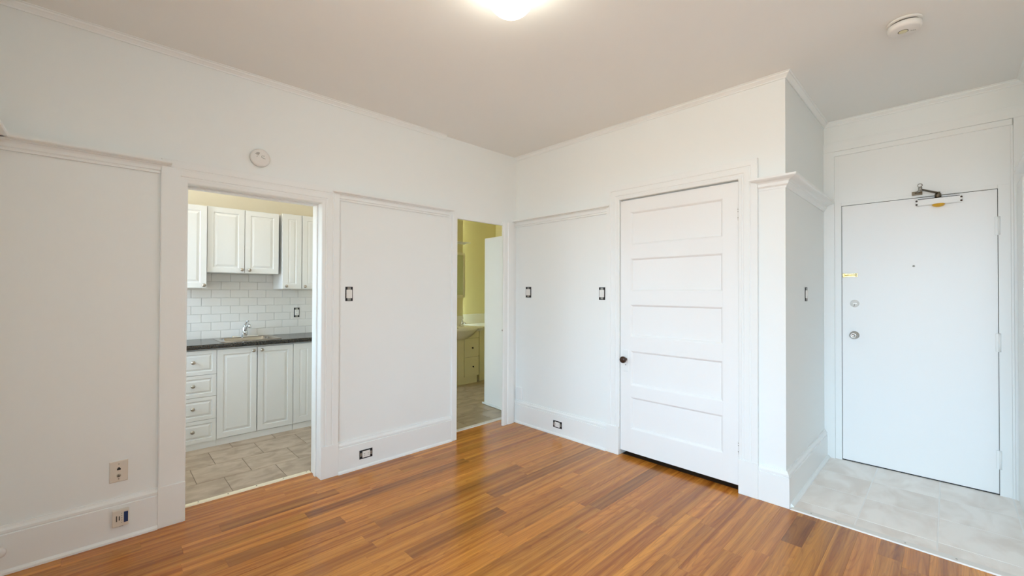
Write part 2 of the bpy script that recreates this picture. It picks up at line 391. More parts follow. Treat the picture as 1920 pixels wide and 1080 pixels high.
# ---------------------------------------------------------------- baseboards, rails, crown
def trimset(name, label, parts, loc, cat='trim'):
    t = struct(name, label, cat, loc)
    for nm, m in parts: m.build(nm, M['trim'], t)
    return t
trimset('baseboard_left', 'tall white moulded baseboard under the telephone plate', [('board', run(fA, BASE, YN, -2.875)), ('shoe_moulding', run(fA, SHOE, YN, -2.875))], (0, -3.2, 0), 'baseboard')
trimset('baseboard_middle', 'tall white moulded baseboard between the kitchen and bathroom doorways', [('board', run(fA, BASE, -1.857, -.832)), ('shoe_moulding', run(fA, SHOE, -1.857, -.84))], (0, -1.35, 0), 'baseboard')
trimset('baseboard_back', 'tall white moulded baseboard between the room corner and the closet', [('board', run(fB, BASE, .0, 1.117)), ('shoe_moulding', run(fB, SHOE, .0, 1.117))], (.55, 0, 0), 'baseboard')
t = trimset('baseboard_column', 'white baseboard wrapping the corner of the closet block', [('front_board', run(fB, BASE, 2.278, XC, 0, 1)), ('side_board', run(fC, BASE, 0, D, 1, 0)),
     ('shoe_moulding', run(fC, [(.022, .004), (.040, .004), (.039, .012), (.030, .022), (.022, .024)], .01, D))], (XC, 0, 0), 'baseboard')
trimset('trim_4', 'white plate rail along the wall left of the kitchen doorway', [('shelf', run(fA, RAILC, YN, -2.83, 0, 0.0)), ('fascia', run(fA, FASC, YN, -2.875))], (0, -3.1, 2.02))
trimset('trim_5', 'white plate rail between the kitchen and bathroom doorways', [('shelf', run(fA, [(d*.82, z) for d, z in RAILC], -1.875, -.875, .75, .6)), ('fascia', run(fA, FASC, -1.855, -.868))], (0, -1.35, 2.02))
trimset('trim_6', 'white plate rail between the room corner and the closet door', [('shelf', run(fB, [(d*.82, z) for d, z in RAILC], .0, 1.12, 0, .75)), ('fascia', run(fB, FASC, .0, 1.117))], (.55, 0, 2.02))
CAPC = [(0, 2.058), (.026, 2.058), (.034, 2.066), (.056, 2.071), (.064, 2.074), (.072, 2.079), (.074, 2.091), (0, 2.091)]
CAPF = [(0, 2.018), (.006, 2.018), (.008, 2.030), (.020, 2.040), (.024, 2.058), (0, 2.058)]
trimset('trim_7', 'white plate rail capping the corner of the closet block', [('front_shelf', run(fB, CAPC, 2.30, XC, .85, 1)), ('side_shelf', run(fC, CAPC, 0, D-.03, 1, 0)),
     ('front_fascia', run(fB, CAPF, 2.278, XC, 0, 1)), ('side_fascia', run(fC, CAPF, 0, D-.02, 1, 0))], (XC, 0, 2.02))
trimset('trim_8', 'white plate rail on the wall right of the entry', [('shelf', run(fR, CAPC, 0, .83, 0, .6)), ('fascia', run(fR, CAPF, 0, .86))], (XR, -1, 2.02))
trimset('trim_9', 'white plate rail on the short wall beside the added window bay', [('shelf', run(fN, RAILC, 0, BXC, -1, 0)), ('fascia', run(fN, FASC, 0, BXC, -1, 0))], (.4, YN, 2.02))
trimset('trim_10', 'slim crown moulding stopping short of the bathroom doorway', [('moulding', run(fA, CROWN, YN, -.905))], (0, -2, H-.04))
trimset('trim_11', 'slim crown moulding above the closet door', [('moulding', run(fB, CROWN, 0, XC, 0, 1))], (1.2, 0, H-.04))
trimset('trim_12', 'slim crown moulding over the entry', [('side_moulding', run(fC, CROWN, 0, D, 1, -1)), ('entry_moulding', run(fE, CROWN, XC, XR, -1, -1)), ('right_moulding', run(fR, CROWN, 0, D, 0, -1))], (3, D, H-.04))

# ---------------------------------------------------------------- door casings
PK = [(0, 0), (0, .015), (.005, .019), (.022, .021), (.026, .0175), (.034, .0175), (.038, .022), (.072, .023), (.075, .020), (.080, .020), (.083, .024), (.1225, .025), (.124, .023), (.124, .005), (.120, .005), (.120, 0)]
PF = [(0, 0), (0, .016), (.004, .020), (.008, .022), (.118, .024), (.124, .022), (.124, .005), (.120, .005), (.120, 0)]
def casing(name, label, F, prof, u0, u1, v, base, loc, plinth=True, w=None, left=None):
    t = struct(name, label, 'door frame', loc); w = w or max(a for a, d in prof)
    leg(F, left or prof, u0, -1, base, v).build('casing_leg', M['trim'], t)
    leg(F, prof, u1, 1, base, v).build('casing_leg', M['trim'], t)
    head(F, prof, u0, u1, v).build('casing_head', M['trim'], t)
    if plinth:
        dm = max(d for a, d in prof)+.003
        wbox(F, u0-w-.001, u0, 0, base, 0, dm).build('plinth_block', M['trim'], t, .003)
        wbox(F, u1, u1+w+.001, 0, base, 0, dm).build('plinth_block', M['trim'], t, .003)
    return t
t = casing('door_frame_kitchen', 'white moulded casing around the open kitchen doorway', fA, PK, KO[0], KO[1], KO[2], .232, (0, -2.365, 0), left=PF)
# square-topped legs of the old frame plus head band
wbox(fA, -2.80, -1.955, KO[2]+.124, KO[2]+.134, 0, .008).build('head_band', M['trim'], t)
wbox(fA, KO[0]-j, KO[0], 0, KO[2], -WT, .0).build('jamb', M['trim'], t, .002)
wbox(fA, KO[1], KO[1]+j, 0, KO[2], -WT, .0).build('jamb', M['trim'], t, .002)
wbox(fA, KO[0]-j, KO[1]+j, KO[2], KO[2]+j, -WT, .0).build('jamb_head', M['trim'], t, .002)
wbox(fA, KO[1]-.010, KO[1], .0, KO[2]-.0105, -.10, -.062).build('door_stop', M['trim'], t, .002)
wbox(fA, KO[0], KO[1], KO[2]-.010, KO[2], -.10, -.062).build('door_stop', M['trim'], t, .002)
# bathroom doorway
t = struct('door_frame_bathroom', 'white casing around the open bathroom doorway in the corner', 'door frame', (0, -.5, 0))
wbox(fA, -.835, BO[0], 0, 2.05, 0, .026).build('casing_leg', M['trim'], t, .003)
leg(fA, [(0, 0), (0, .018), (.012, .024), (.052, .024), (.058, .017), (.066, .017), (.072, .024), (.150, .026), (.158, .018), (.158, 0)], BE, 1, 0, 2.058, False).build('casing_leg', M['trim'], t)
wbox(fA, BO[0], BE+.01, BO[2], BO[2]+.010, .0005, .010).build('head_strip', M['trim'], t, .002)
wbox(fA, BO[0]-j, BO[0], 0, 2.1395, -WT, -.019).build('jamb', M['trim'], t, .002)
wbox(fA, BO[1], BO[1]+j, 0, 2.1395, -WT, -.019).build('jamb', M['trim'], t, .002)
wbox(fA, BO[0], BO[1], 2.125, 2.14, -WT, -.02).build('jamb_head', M['trim'], t, .002)
wbox(fA, BE-.0012, BE, .952, .968, .006, .013).build('latch_hole', M['bronze'], t)
wbox(fA, -.0465, -.0003, 0, 2.0215, -.03, -.0003).build('corner_post', M['trim'], t)
# closet door casing
t = casing('door_frame_closet', 'white moulded casing with plinth blocks around the closet door', fB, [(a*.958, d) for a, d in PK], CO[0], CO[1], CO[2], .232, (1.7, 0, 0))
wbox(fB, CO[0]-j, CO[0], 0, CO[2], -.12, 0).build('jamb', M['trim'], t, .002)
wbox(fB, CO[1], CO[1]+j, 0, CO[2], -.12, 0).build('jamb', M['trim'], t, .002)
wbox(fB, CO[0]-j, CO[1]+j, CO[2], CO[2]+j, -.12, 0).build('jamb_head', M['trim'], t, .002)
wbox(fB, CO[0], CO[1], CO[2]-.012, CO[2], -.075, -.040).build('door_stop', M['trim'], t)
# entry frame
t = struct('door_frame_entry', 'white frame with a boarded transom panel above the entry door', 'door frame', (2.96, D, 0))
TU0, TU1, TV0, TV1 = 2.502, 3.436, 2.076, 2.462
wbox(fE, XC, TU0, 0, TV1+.04, 0, .022).build('casing_leg', M['trim'], t, .002)
wbox(fE, TU0, EO[0]-.0028, 0, TV0, -.10, .008).build('jamb', M['trim'], t, .002)
wbox(fE, EO[1]+.0024, TU1, 0, TV0, -.10, .008).build('jamb', M['trim'], t, .002)
wbox(fE, EO[0]-.0027, EO[1]+.0023, EO[2]+.0009, TV0, -.10, .008).build('jamb_head', M['trim'], t, .002)
ringdoor(fE, TU0, TU1+.004, TV0, TV1+.004, -.02, .006, [(.0, 0)]).build('transom_panel', M['trim'], t)
wbox(fE, TU0-.02, TU1+.01, TV1, TV1+.04, 0, .020).build('head_bead', M['trim'], t, .006)
wbox(fE, XC, XR, TV1+.04, TV1+.105, 0, .024).build('head_board', M['trim'], t, .003)
wbox(fE, XC, XR, TV1+.105, TV1+.122, 0, .012).build('head_band', M['trim'], t, .003)
wbox(fE, TU1, TU1+.012, 0, TV1, 0, .014).build('casing_bead', M['trim'], t, .003)
wbox(fE, TU1+.012, XR, 0, TV1+.04, 0, .024).build('casing_leg', M['trim'], t, .002)
wbox(fR, .87, D-.03, 0, 2.062, 0, .040).build('casing_leg', M['trim'], t, .003)

# ---------------------------------------------------------------- closet door
d1 = struct('door_1', 'white five-panel wooden closet door with a dark bronze knob', 'door', (1.7, .0, 0))
DZ0, DZ1 = .042, 2.106; DU0, DU1 = CO[0]+.003, CO[1]-.004; dB, dF = -.036, -.001
PU0, PU1 = 1.332, 2.052
PZ = [(.232, .495), (.588, .872), (.985, 1.250), (1.355, 1.627), (1.735, 2.008)]
wbox(fB, DU0, PU0, DZ0, DZ1, dB, dF).build('stile', M['doorp'], d1, .0015)
wbox(fB, PU1, DU1, DZ0, DZ1, dB, dF).build('stile', M['doorp'], d1, .0015)
edges = [DZ0] + [v for p in PZ for v in p] + [DZ1]
for a, b in zip(edges[0::2], edges[1::2]): wbox(fB, PU0, PU1, a, b, dB, dF).build('rail', M['doorp'], d1)
for a, b in PZ: ringdoor(fB, PU0, PU1, a, b, dB+.004, dF-.0005, [(.004, -.001), (.010, -.006), (.016, -.013), (.019, -.013)]).build('panel', M['doorp'], d1)
for z in (1.885, .30):
    hg = MB().lathe([(.006, -.045), (.006, .045)], fB(CO[1]-.001, z, .005), n=10).build('hinge', M['doorp'], d1)
    for dz in (-.03, 0.012, .028): MB().lathe([(.0066, 0), (.0066, .006)], fB(CO[1]-.001, z+dz, .005), n=10).build('knuckle', M['galv'], hg)
kp = ringdoor(fB, 1.268, 1.319, .695, .875, dF, dF+.004, [(.006, .0015)]).build('knob_plate', M['doorp'], d1)
MB().lathe([(.004, 0), (.004, .0015)], fB(1.293, .752, dF+.0055), (0, -1, 0), 10).build('keyhole', M['dark'], kp)
MB().lathe([(.014, 0), (.012, .006), (.010, .024), (.020, .030), (.027, .038), (.0275, .048), (.023, .057), (.012, .061), (.001, .062)], fB(1.292, .797, dF+.004), (0, -1, 0), 24).build('knob', M['bronze'], d1, label='dark bronze knob')

# ---------------------------------------------------------------- entry door
d2 = struct('door_2', 'flat white entry door with knob, deadbolt and overhead closer', 'door', (2.96, D, 0))
wbox(fE, EO[0], EO[1], .012, EO[2]-.002, -.044, .0).build('leaf', M['doorp'], d2, .0015)
for a, b, c, d in ((EO[0]-.0028, EO[0]-.0001, .0, EO[2]+.001), (EO[1]+.0001, EO[1]+.0024, .0, EO[2]+.001), (EO[0], EO[1], EO[2]-.0019, EO[2]+.0008), (EO[0], EO[1], .0045, .0119)):
    wbox(fE, a, b, c, d, -.040, -.0025).build('gap_shade', M['dark'], d2)  # dark strips fill the door gap in place of its shade
for z in (1.802, 1.02, .24):
    hg = wbox(fE, EO[1]-.012, EO[1]+.012, z-.062, z+.062, 0.0, .010).build('hinge', M['trim'], d2, .002)
    MB().lathe([(.006, -.062), (.006, .062)], fE(EO[1]+.006, z, .010), n=10).build('hinge_pin', M['trim'], hg)
K = MB().lathe([(.031, 0), (.031, .004), (.027, .009), (.013, .011), (.011, .030), (.018, .034), (.026, .042), (.0265, .054), (.021, .062), (.013, .065), (.012, .0635), (.001, .0635)], fE(2.625, 1.014, 0), (0, -1, 0), 28).build('knob', M['satin'], d2, label='satin steel knob')
db = MB().lathe([(.029, 0), (.029, .005), (.026, .010), (.001, .0105)], fE(2.627, 1.265, 0), (0, -1, 0), 28).build('deadbolt', M['plast'], d2, label='white round deadbolt')
MB().box(2.615, 2.646, D-.020, D-.010, 1.262, 1.269).build('thumb_turn', M['satin'], db, .002)
MB().tube([fE(2.629, 1.262, .0108), fE(2.627, 1.252, .0108), fE(2.622, 1.240, .0108)], .0013, 6).build('slot', M['dark'], db)
la = wbox(fE, 2.560, 2.645, 1.478, 1.505, 0, .004).build('swing_latch', M['brass'], d2, .0015, label='small brass swing latch')
MB().tube([fE(2.566, 1.491, .008), fE(2.632, 1.4925, .008)], .0035, 8).build('latch_bar', M['brass'], la)
wbox(fE, 2.634, 2.640, 1.480, 1.503, .003, .010).build('latch_pin', M['bronze'], la)
wbox(fE, 2.553, 2.566, 1.476, 1.507, .002, .014).build('keeper', M['brass'], la, .003)
pe = MB().lathe([(.0075, 0), (.0075, .002), (.0055, .003), (.0045, .0015), (.0001, .0012)], fE(2.969, 1.549, 0), (0, -1, 0), 16).build('peephole', M['galv'], d2)
cl = wbox(fE, 2.985, 3.215, 1.985, 2.028, .0, .048).build('closer_body', M['doorp'], d2, .004, label='white box-shaped door closer body')
for u in (2.988, 3.212):
    for z in (1.992, 2.018): MB().lathe([(.006, 0), (.006, .004), (.001, .0045)], fE(u + (.0 if u < 3.1 else 0), z, .048), (0, -1, 0), 12).build('screw', M['bronze'], cl)
wbox(fE, 2.995, 3.205, 2.026, 2.032, .006, .044).build('top_seam', M['dark'], cl)
MB().lathe([(.034, -.001), (.034, .004), (.026, .014), (.012, .019), (.001, .020)], fE(3.10, 1.986, .026), (0, 0, -1), 20).build('pinion_cap', M['amber'], cl, label='amber dome under the closer')
ar = MB().lathe([(.017, 0), (.017, .030), (.012, .036), (.012, .044)], fE(3.098, 2.028, .026), (0, 0, 1), 16).build('closer_spindle', M['armm'], d2)
def bar(F, a, b, wd, th):
    A_, B_ = Vector(F(*a)), Vector(F(*b)); dr = (B_-A_).normalized(); sd = dr.cross(Vector((0, 0, 1))).normalized()*wd/2; up = sd.cross(dr).normalized()*th/2
    return MB().loft([A_+sd+up, A_-sd+up, A_-sd-up, A_+sd-up], [B_+sd+up, B_-sd+up, B_-sd-up, B_+sd-up])
bar(fE, (3.098, 2.066, .026), (3.010, 2.090, .115), .020, .007).build('closer_arm', M['armm'], d2, .001)
bar(fE, (3.010, 2.086, .115), (2.985, 2.082, .012), .018, .006).build('closer_forearm', M['armm'], d2, .001)
MB().lathe([(.011, -.012), (.011, .018), (.007, .022)], fE(3.010, 2.088, .115), (0, 0, 1), 14).build('arm_joint', M['galv'], d2)
wbox(fE, 2.962, 3.018, 2.068, 2.096, .008, .016).build('arm_shoe', M['armm'], d2, .002)
rg = [fE(3.008+.012*math.cos(a), 2.122+.012*math.sin(a), .10) for a in [k*math.pi/8 for k in range(17)]]
MB().tube(rg, .0028, 6).build('arm_ring', M['galv'], d2)

# ---------------------------------------------------------------- window behind the camera
w1 = struct('window_1', 'wide white three-part window facing the closet door', 'window', (2, YB, WZ0))
for a, b, c, d in ((WX0, WX0+.05, WZ0, WZ1), (WX1-.05, WX1, WZ0, WZ1), (WX0+.05, WX1-.05, WZ0, WZ0+.05), (WX0+.05, WX1-.05, WZ1-.05, WZ1)):
    MB().box(a, b, YB-.13, YB-.06, c, d).build('frame', M['trim'], w1)
for k in (1, 2):
    xm = WX0+(WX1-WX0)*k/3; MB().box(xm-.03, xm+.03, YB-.13, YB-.06, WZ0+.05, WZ1-.05).build('mullion', M['trim'], w1)
for k in range(3):
    xa = WX0+(WX1-WX0)*k/3+(.05 if k == 0 else .03); xb = WX0+(WX1-WX0)*(k+1)/3-(.05 if k == 2 else .03)
    MB().box(xa, xb, YB-.098, YB-.094, WZ0+.05, WZ1-.05).build('pane', M['glass'], w1)
MB().box(WX0-.08, WX1+.08, YB, YB+.06, WZ0-.035, WZ0).build('sill', M['trim'], w1, .004)

# ================================================================ KITCHEN
wk = MB().box(KX-.10, KX, -3.6, -1.05, -.02, H).build('wall_kitchen_back', M['kwall'], None, kind='structure', label='cream kitchen wall with white subway tiles above the counter', category='wall')
MB().box(KX, KW[0], -3.70, -3.60, -.02, H).box(KW[1], -WT, -3.70, -3.60, -.02, H).box(KW[0], KW[1], -3.70, -3.60, -.02, KW[2]).box(KW[0], KW[1], -3.70, -3.60, KW[3], H).build('wall_kitchen_left', M['kwall'], None, kind='structure', label='cream end wall of the kitchen', category='wall')
MB().box(KX-.10, -WT, -1.05, -.93, -.02, H).build('wall_kitchen_right', M['kwall'], None, kind='structure', label='partition between kitchen and bathroom', category='wall')
w2 = struct('added_window_2', 'added white kitchen window, unseen, for cool fill light', 'window', (-.95, -3.65, KW[2]))  # unseen window added to brighten the lower cabinets and tiles
for a, b, c, d in ((KW[0], KW[0]+.04, KW[2], KW[3]), (KW[1]-.04, KW[1], KW[2], KW[3]), (KW[0]+.04, KW[1]-.04, KW[2], KW[2]+.04), (KW[0]+.04, KW[1]-.04, KW[3]-.04, KW[3])):
    MB().box(a, b, -3.69, -3.64, c, d).build('frame', M['trim'], w2)
MB().box(KW[0]+.04, KW[1]-.04, -3.669, -3.665, KW[2]+.04, KW[3]-.04).build('pane', M['glass'], w2)
TP, TZ, TZ0 = .1565, .079, .8875
MB().box(KX, KX+.005, -2.70, -1.05, TZ0, TZ0+8.2*TZ).build('grout', M['grout'], wk)
tm, tc = MB().box(KX+.004, KX+.011, -TP/2+.0015, TP/2-.0015, .0015, TZ-.0015).mesh('tile', M['splash'], .0012, seg=1)
for r in range(8):
    off = -2.198 + (0 if r % 2 else .0783)
    for n in range(-3, 6):
        yc = off + TP*n + TP/2
        if yc-TP/2 < -2.70 or yc+TP/2 > -1.30: continue
        link('tile', tm, (KX+.0075, yc, TZ0+r*TZ+.0015), wk)

RING = [(.045, 0), (.049, -.007), (.056, -.007), (.074, -.0005)]
def cabdoor(parent, name, X, y0, y1, z0, z1, knob=None, ring=RING, m='cab', t=.019):
    F = lambda u, v, d: (X-t+d, u, v)
    o = ringdoor(F, y0+.0015, y1-.0015, z0+.0015, z1-.0015, 0, t, ring).build(name, M[m], parent)
    if knob:
        MB().lathe([(.006, 0), (.005, .010), (.013, .016), (.0155, .022), (.013, .028), (.006, .031), (.001, .0315)], (X, knob[0], knob[1]), (1, 0, 0), 18).build('knob', M['nickel'], o, label='brushed nickel knob')
    return o
def cabinet(name, label, X, y0, y1, z0, z1, doors, m='cab', kick=False, group=None, xb=KX+.013, open_top=False):
    t = thing(name, label, 'cabinet', ((X+xb)/2, (y0+y1)/2, 0 if kick else z0), group)
    bd = MB()
    if open_top:
        bd.box(xb, X-.021, y0+.0005, y0+.018, z0, z1).box(xb, X-.021, y1-.018, y1-.0005, z0, z1).box(xb, X-.021, y0+.018, y1-.018, z0, z0+.018)
        bd.box(xb, xb+.008, y0+.018, y1-.018, z0+.018, z1).box(X-.045, X-.021, y0+.018, y1-.018, z1-.05, z1)
    else: bd.box(xb, X-.021, y0+.0005, y1-.0005, z0, z1)
    bd.build('body', M[m], t)
    if kick: MB().box(xb+.05, X-.010, y0+.0005, y1-.0005, 0, z0-.0005).build('toe_kick', M[m], t)
    for d in doors: cabdoor(t, *d, m=m) if len(d) < 8 else cabdoor(t, *d[:7], ring=d[7], m=m)
    return t
DR = [(.030, 0), (.034, -.007), (.040, -.007), (.053, -.0005)]
LX = -1.29
g = 'white kitchen base cabinets under the counter'
zs = [.839, .630, .441, .245, .056]
cabinet('drawer_unit', 'white base unit of four drawers in the kitchen', LX, -2.69, -2.389, .056, .852,
        [('drawer', LX, -2.69, -2.389, zs[k+1], zs[k], (-2.557, (zs[k]+zs[k+1])/2+.008), DR) for k in range(4)], kick=True, group=g)
cabinet('sink_cabinet', 'white two-door base cabinet under the kitchen sink', LX, -2.389, -1.772, .056, .852,
        [('door', LX, -2.389, -2.081, .060, .836, (-2.112, .806)), ('door', LX, -2.077, -1.772, .060, .836, (-2.044, .806))], kick=True, group=g, open_top=True)
cabinet('base_cabinet', 'white narrow base cabinet right of the sink cabinet', LX, -1.770, -1.45, .056, .852,
        [('door', LX, -1.770, -1.582, .060, .838, None, [(.055, 0), (.059, -.004), (.064, -.004), (.074, -.0005)]), ('door', LX, -1.580, -1.45, .060, .838, None, [(.03, 0)])], kick=True, group=g)
g = 'white wall cabinets above the subway tiles'
cabinet('wall_cabinet', 'tall white wall cabinet with one long door left of the short pair', -1.48, -2.75, -2.440, 1.376, 2.115, [('door', -1.48, -2.75, -2.440, 1.376, 2.112, (-2.462, 1.400))], group=g)
cabinet('wall_cabinet', 'short white two-door wall cabinet over the sink', -1.505, -2.437, -1.846, 1.519, 2.122,
        [('door', -1.505, -2.435, -2.144, 1.519, 2.118, (-2.166, 1.550)), ('door', -1.505, -2.140, -1.848, 1.519, 2.118, (-2.104, 1.549))], group=g)
cabinet('wall_cabinet', 'tall white wall cabinet with two narrow doors right of the sink', -1.48, -1.820, -1.45, 1.373, 2.128,
        [('door', -1.48, -1.820, -1.641, 1.373, 2.128, (-1.788, 1.400), [(.050, 0), (.054, -.004), (.059, -.004), (.070, -.0005)]), ('door', -1.48, -1.635, -1.45, 1.373, 2.128, (-1.611, 1.398), [(.048, 0), (.052, -.004), (.057, -.004), (.070, -.0005)])], group=g)
# counter with a sink cut-out (four slabs around the bowl, one mesh)
CZ0, CZ1 = .8525, .889; CF = -1.262
SX0, SX1, SY0, SY1 = -1.745, -1.385, -2.315, -1.885
cm = MB()
NOSE = [(KX+.0125, CZ1), (CF-.012, CZ1), (CF-.003, CZ1-.004), (CF, CZ1-.012), (CF, CZ0+.006), (CF-.004, CZ0), (SX1, CZ0), (SX1, CZ1)]
def slab(y0, y1, xa, xb, nose):
    if nose: pr = [(xa, CZ0), (xa, CZ1), (CF-.012, CZ1), (CF-.003, CZ1-.004), (CF, CZ1-.012), (CF, CZ0+.006), (CF-.004, CZ0)]
    else: pr = [(xa, CZ0), (xa, CZ1), (xb, CZ1), (xb, CZ0)]
    cm.loft([(x, y0, z) for x, z in pr], [(x, y1, z) for x, z in pr])
slab(-2.70, SY0, KX+.0125, CF, True); slab(SY1, -1.42, KX+.0125, CF, True); slab(SY0, SY1, SX1, CF, True); slab(SY0, SY1, KX+.0125, SX0, False)
cm.build('countertop', M['counter'], None, label='dark speckled kitchen countertop with a rounded front edge', category='countertop')
# sink
sk = thing('kitchen_sink', 'stainless steel drop-in sink in the dark kitchen counter', 'sink', ((SX0+SX1)/2, (SY0+SY1)/2, CZ1-.15))
def rrect(x0, x1, y0, y1, z, r, n=5):
    pts = []
    for cx, cy, a0 in ((x1-r, y1-r, 0), (x0+r, y1-r, 90), (x0+r, y0+r, 180), (x1-r, y0+r, 270)):
        for k in range(n+1):
            a = math.radians(a0+90*k/n); pts.append((cx+r*math.cos(a), cy+r*math.sin(a), z))
    return pts
sm = MB(); rings = [rrect(-1.790, -1.352, -2.345, -1.848, CZ1+.0005, .03), rrect(-1.786, -1.356, -2.341, -1.852, CZ1+.006, .03),
     rrect(-1.722, -1.392, -2.308, -1.892, CZ1+.005, .06), rrect(-1.716, -1.398, -2.302, -1.898, CZ1-.004, .06), rrect(-1.700, -1.414, -2.286, -1.914, CZ1-.14, .05), rrect(-1.67, -1.444, -2.256, -1.944, CZ1-.150, .04)]
n = len(rings[0]); vs = [p for r in rings for p in r]; fs = []
for a in range(len(rings)-1):
    for k in range(n): fs.append((a*n+k, a*n+(k+1) % n, (a+1)*n+(k+1) % n, (a+1)*n+k))
fs.append(tuple((len(rings)-1)*n+k for k in range(n)))
sm.add(vs, fs, True); sm.build('basin', M['steel'], sk)
MB().lathe([(.035, 0), (.035, .002), (.026, .0005), (.001, .0005)], (-1.56, -2.10, CZ1-.1498), n=20).build('drain', M['chrome'], sk)
fc = thing('kitchen_faucet', 'chrome single-lever faucet on the sink deck', 'faucet', (-1.752, -2.075, CZ1+.006))
MB().loft(rrect(-1.776, -1.730, -2.20, -1.955, CZ1+.006, .018), rrect(-1.772, -1.734, -2.196, -1.959, CZ1+.016, .016)).build('deck_plate', M['chrome'], fc)
MB().lathe([(.024, 0), (.024, .03), (.022, .07), (.020, .085), (.012, .095), (.001, .097)], (-1.752, -2.085, CZ1+.016), n=20).build('body', M['chrome'], fc)
MB().tube([(-1.748, -2.085, CZ1+.060), (-1.70, -2.082, CZ1+.105), (-1.64, -2.079, CZ1+.128), (-1.60, -2.077, CZ1+.126), (-1.588, -2.076, CZ1+.105)], [.015, .013, .012, .012, .012], 12).build('spout', M['chrome'], fc)
MB().tube([(-1.752, -2.085, CZ1+.105), (-1.735, -2.080, CZ1+.135), (-1.71, -2.074, CZ1+.158), (-1.69, -2.070, CZ1+.163)], [.012, .009, .008, .009], 10).build('lever', M['chrome'], fc)

# kitchen ceiling lamp (lights the kitchen; above the doorway head)
def dome(name, label, c, r, drop, m, rim=.026):
    t = thing(name, label, 'lamp', (c[0], c[1], H-.02))
    MB().lathe([(r*.9, -.0005), (r*.9, -.018), (r*.86, -.022)], (c[0], c[1], H), n=36).build('base', M['trim'], t)
    prof = [(r, -.020), (r*1.0, -rim)] + [(r*math.cos(a), -rim-(drop-rim)*math.sin(a)) for a in [k*math.pi/2/10 for k in range(1, 10)]] + [(.002, -drop)]
    MB().lathe(prof, (c[0], c[1], H), n=40).build('glass_shade', m, t)
    return t
dome('ceiling_lamp', 'lit kitchen ceiling lamp', (-.75, -2.30), .13, .10, M['klamp'])
dome('ceiling_lamp', 'lit frosted glass dome lamp on the living room ceiling', LAMP, .112, .158, M['lamp'], .046)
dome('ceiling_lamp', 'lit bathroom ceiling lamp', (-1.1, .35), .12, .10, M['blamp'])

# ================================================================ BATHROOM
BX = -2.20
MB().box(BX-.1, BX, -.93, .985, -.02, H).build('wall_bath_back', M['bwall'], None, kind='structure', label='yellowish bathroom wall behind the mirror cabinet', category='wall')
MB().box(BX-.35, BX-.25, .985, 2.0, -.02, H).build('wall_bath_alcove', M['bwall'], None, kind='structure', label='recessed yellowish bathroom wall right of the mirror cabinet', category='wall')
MB().box(-2.55, .0, 1.90, 2.0, -.02, H).build('wall_bath_end', M['bwall'], None, kind='structure', label='yellowish end wall of the bathroom', category='wall')
MB().box(-WT, -.05, .26, 1.9, -.02, H).build('wall_bath_closet', M['bwall'], None, kind='structure', label='bathroom wall backing onto the closet', category='wall')
d3 = struct('door_3', 'flat white bathroom door standing open inside the bathroom', 'door', (-.17, .15, 0))
d3.rotation_euler = (0, 0, math.radians(-5.0))
MB().box(-.747, -.172, .150, .185, .012, 1.990).build('leaf', M['doorp'], d3, .002)
MB().box(-.772, -.172, .134, .1495, .004, .026).build('bottom_sweep', M['trim'], d3, .003)
MB().lathe([(.006, 0), (.006, .002)], (-.28, .150, 1.37), (0, -1, 0), 10).build('peg_hole', M['print'], d3)
FBk = lambda u, v, d: (BX+d, u, v)
trimset('trim_13', 'plate rail above the bathroom mirror cabinet', [('shelf', MB().loft([(BX+d, -.9, z+.04) for d, z in RAILC], [(BX+d, 1.0+d, z+.04) for d, z in RAILC]))], (BX, .3, 2.06))
mc = thing('mirror_cabinet', 'white framed mirror cabinet on the bathroom wall', 'cabinet', (BX+.05, .66, 1.25))
MB().box(BX+.001, BX+.085, .36, .955, 1.255, 1.955).build('body', M['bcab'], mc, .002)
Fm = lambda u, v, d: (BX+.085+d, u, v)
ringdoor(Fm, .36, .955, 1.255, 1.955, 0, .016, [(.035, 0), (.040, -.006)]).build('mirror_frame', M['bcab'], mc)
MB().box(BX+.0955, BX+.0975, .402, .913, 1.297, 1.913).build('mirror', M['mirror'], mc)
VX = -1.74
vn = thing('vanity_cabinet', 'cream bathroom vanity with two drawers and a door', 'cabinet', (-1.97, .6, 0))
MB().box(BX+.002, VX-.02, .25, .943, .108, .762).build('body', M['bcab'], vn)
MB().box(BX+.05, VX-.02, .28, .918, 0, .1075).build('toe_kick', M['bcab'], vn)
def bdoor(name, y0, y1, z0, z1, knob):
    o = MB().box(VX-.0195, VX, y0+.0015, y1-.0015, z0+.0015, z1-.0015).build(name, M['bcab'], vn, .002)
    if knob: MB().lathe([(.005, 0), (.005, .012), (.012, .016), (.012, .022), (.001, .024)], (VX, *knob), (1, 0, 0), 14).build('knob', M['bronze'], o)
bdoor('drawer', .668, .942, .391, .664, (.807, .524)); bdoor('drawer', .668, .942, .108, .387, (.820, .247)); bdoor('door', .25, .664, .108, .664, (.30, .55))
bdoor('apron', .25, .942, .668, .762, None)
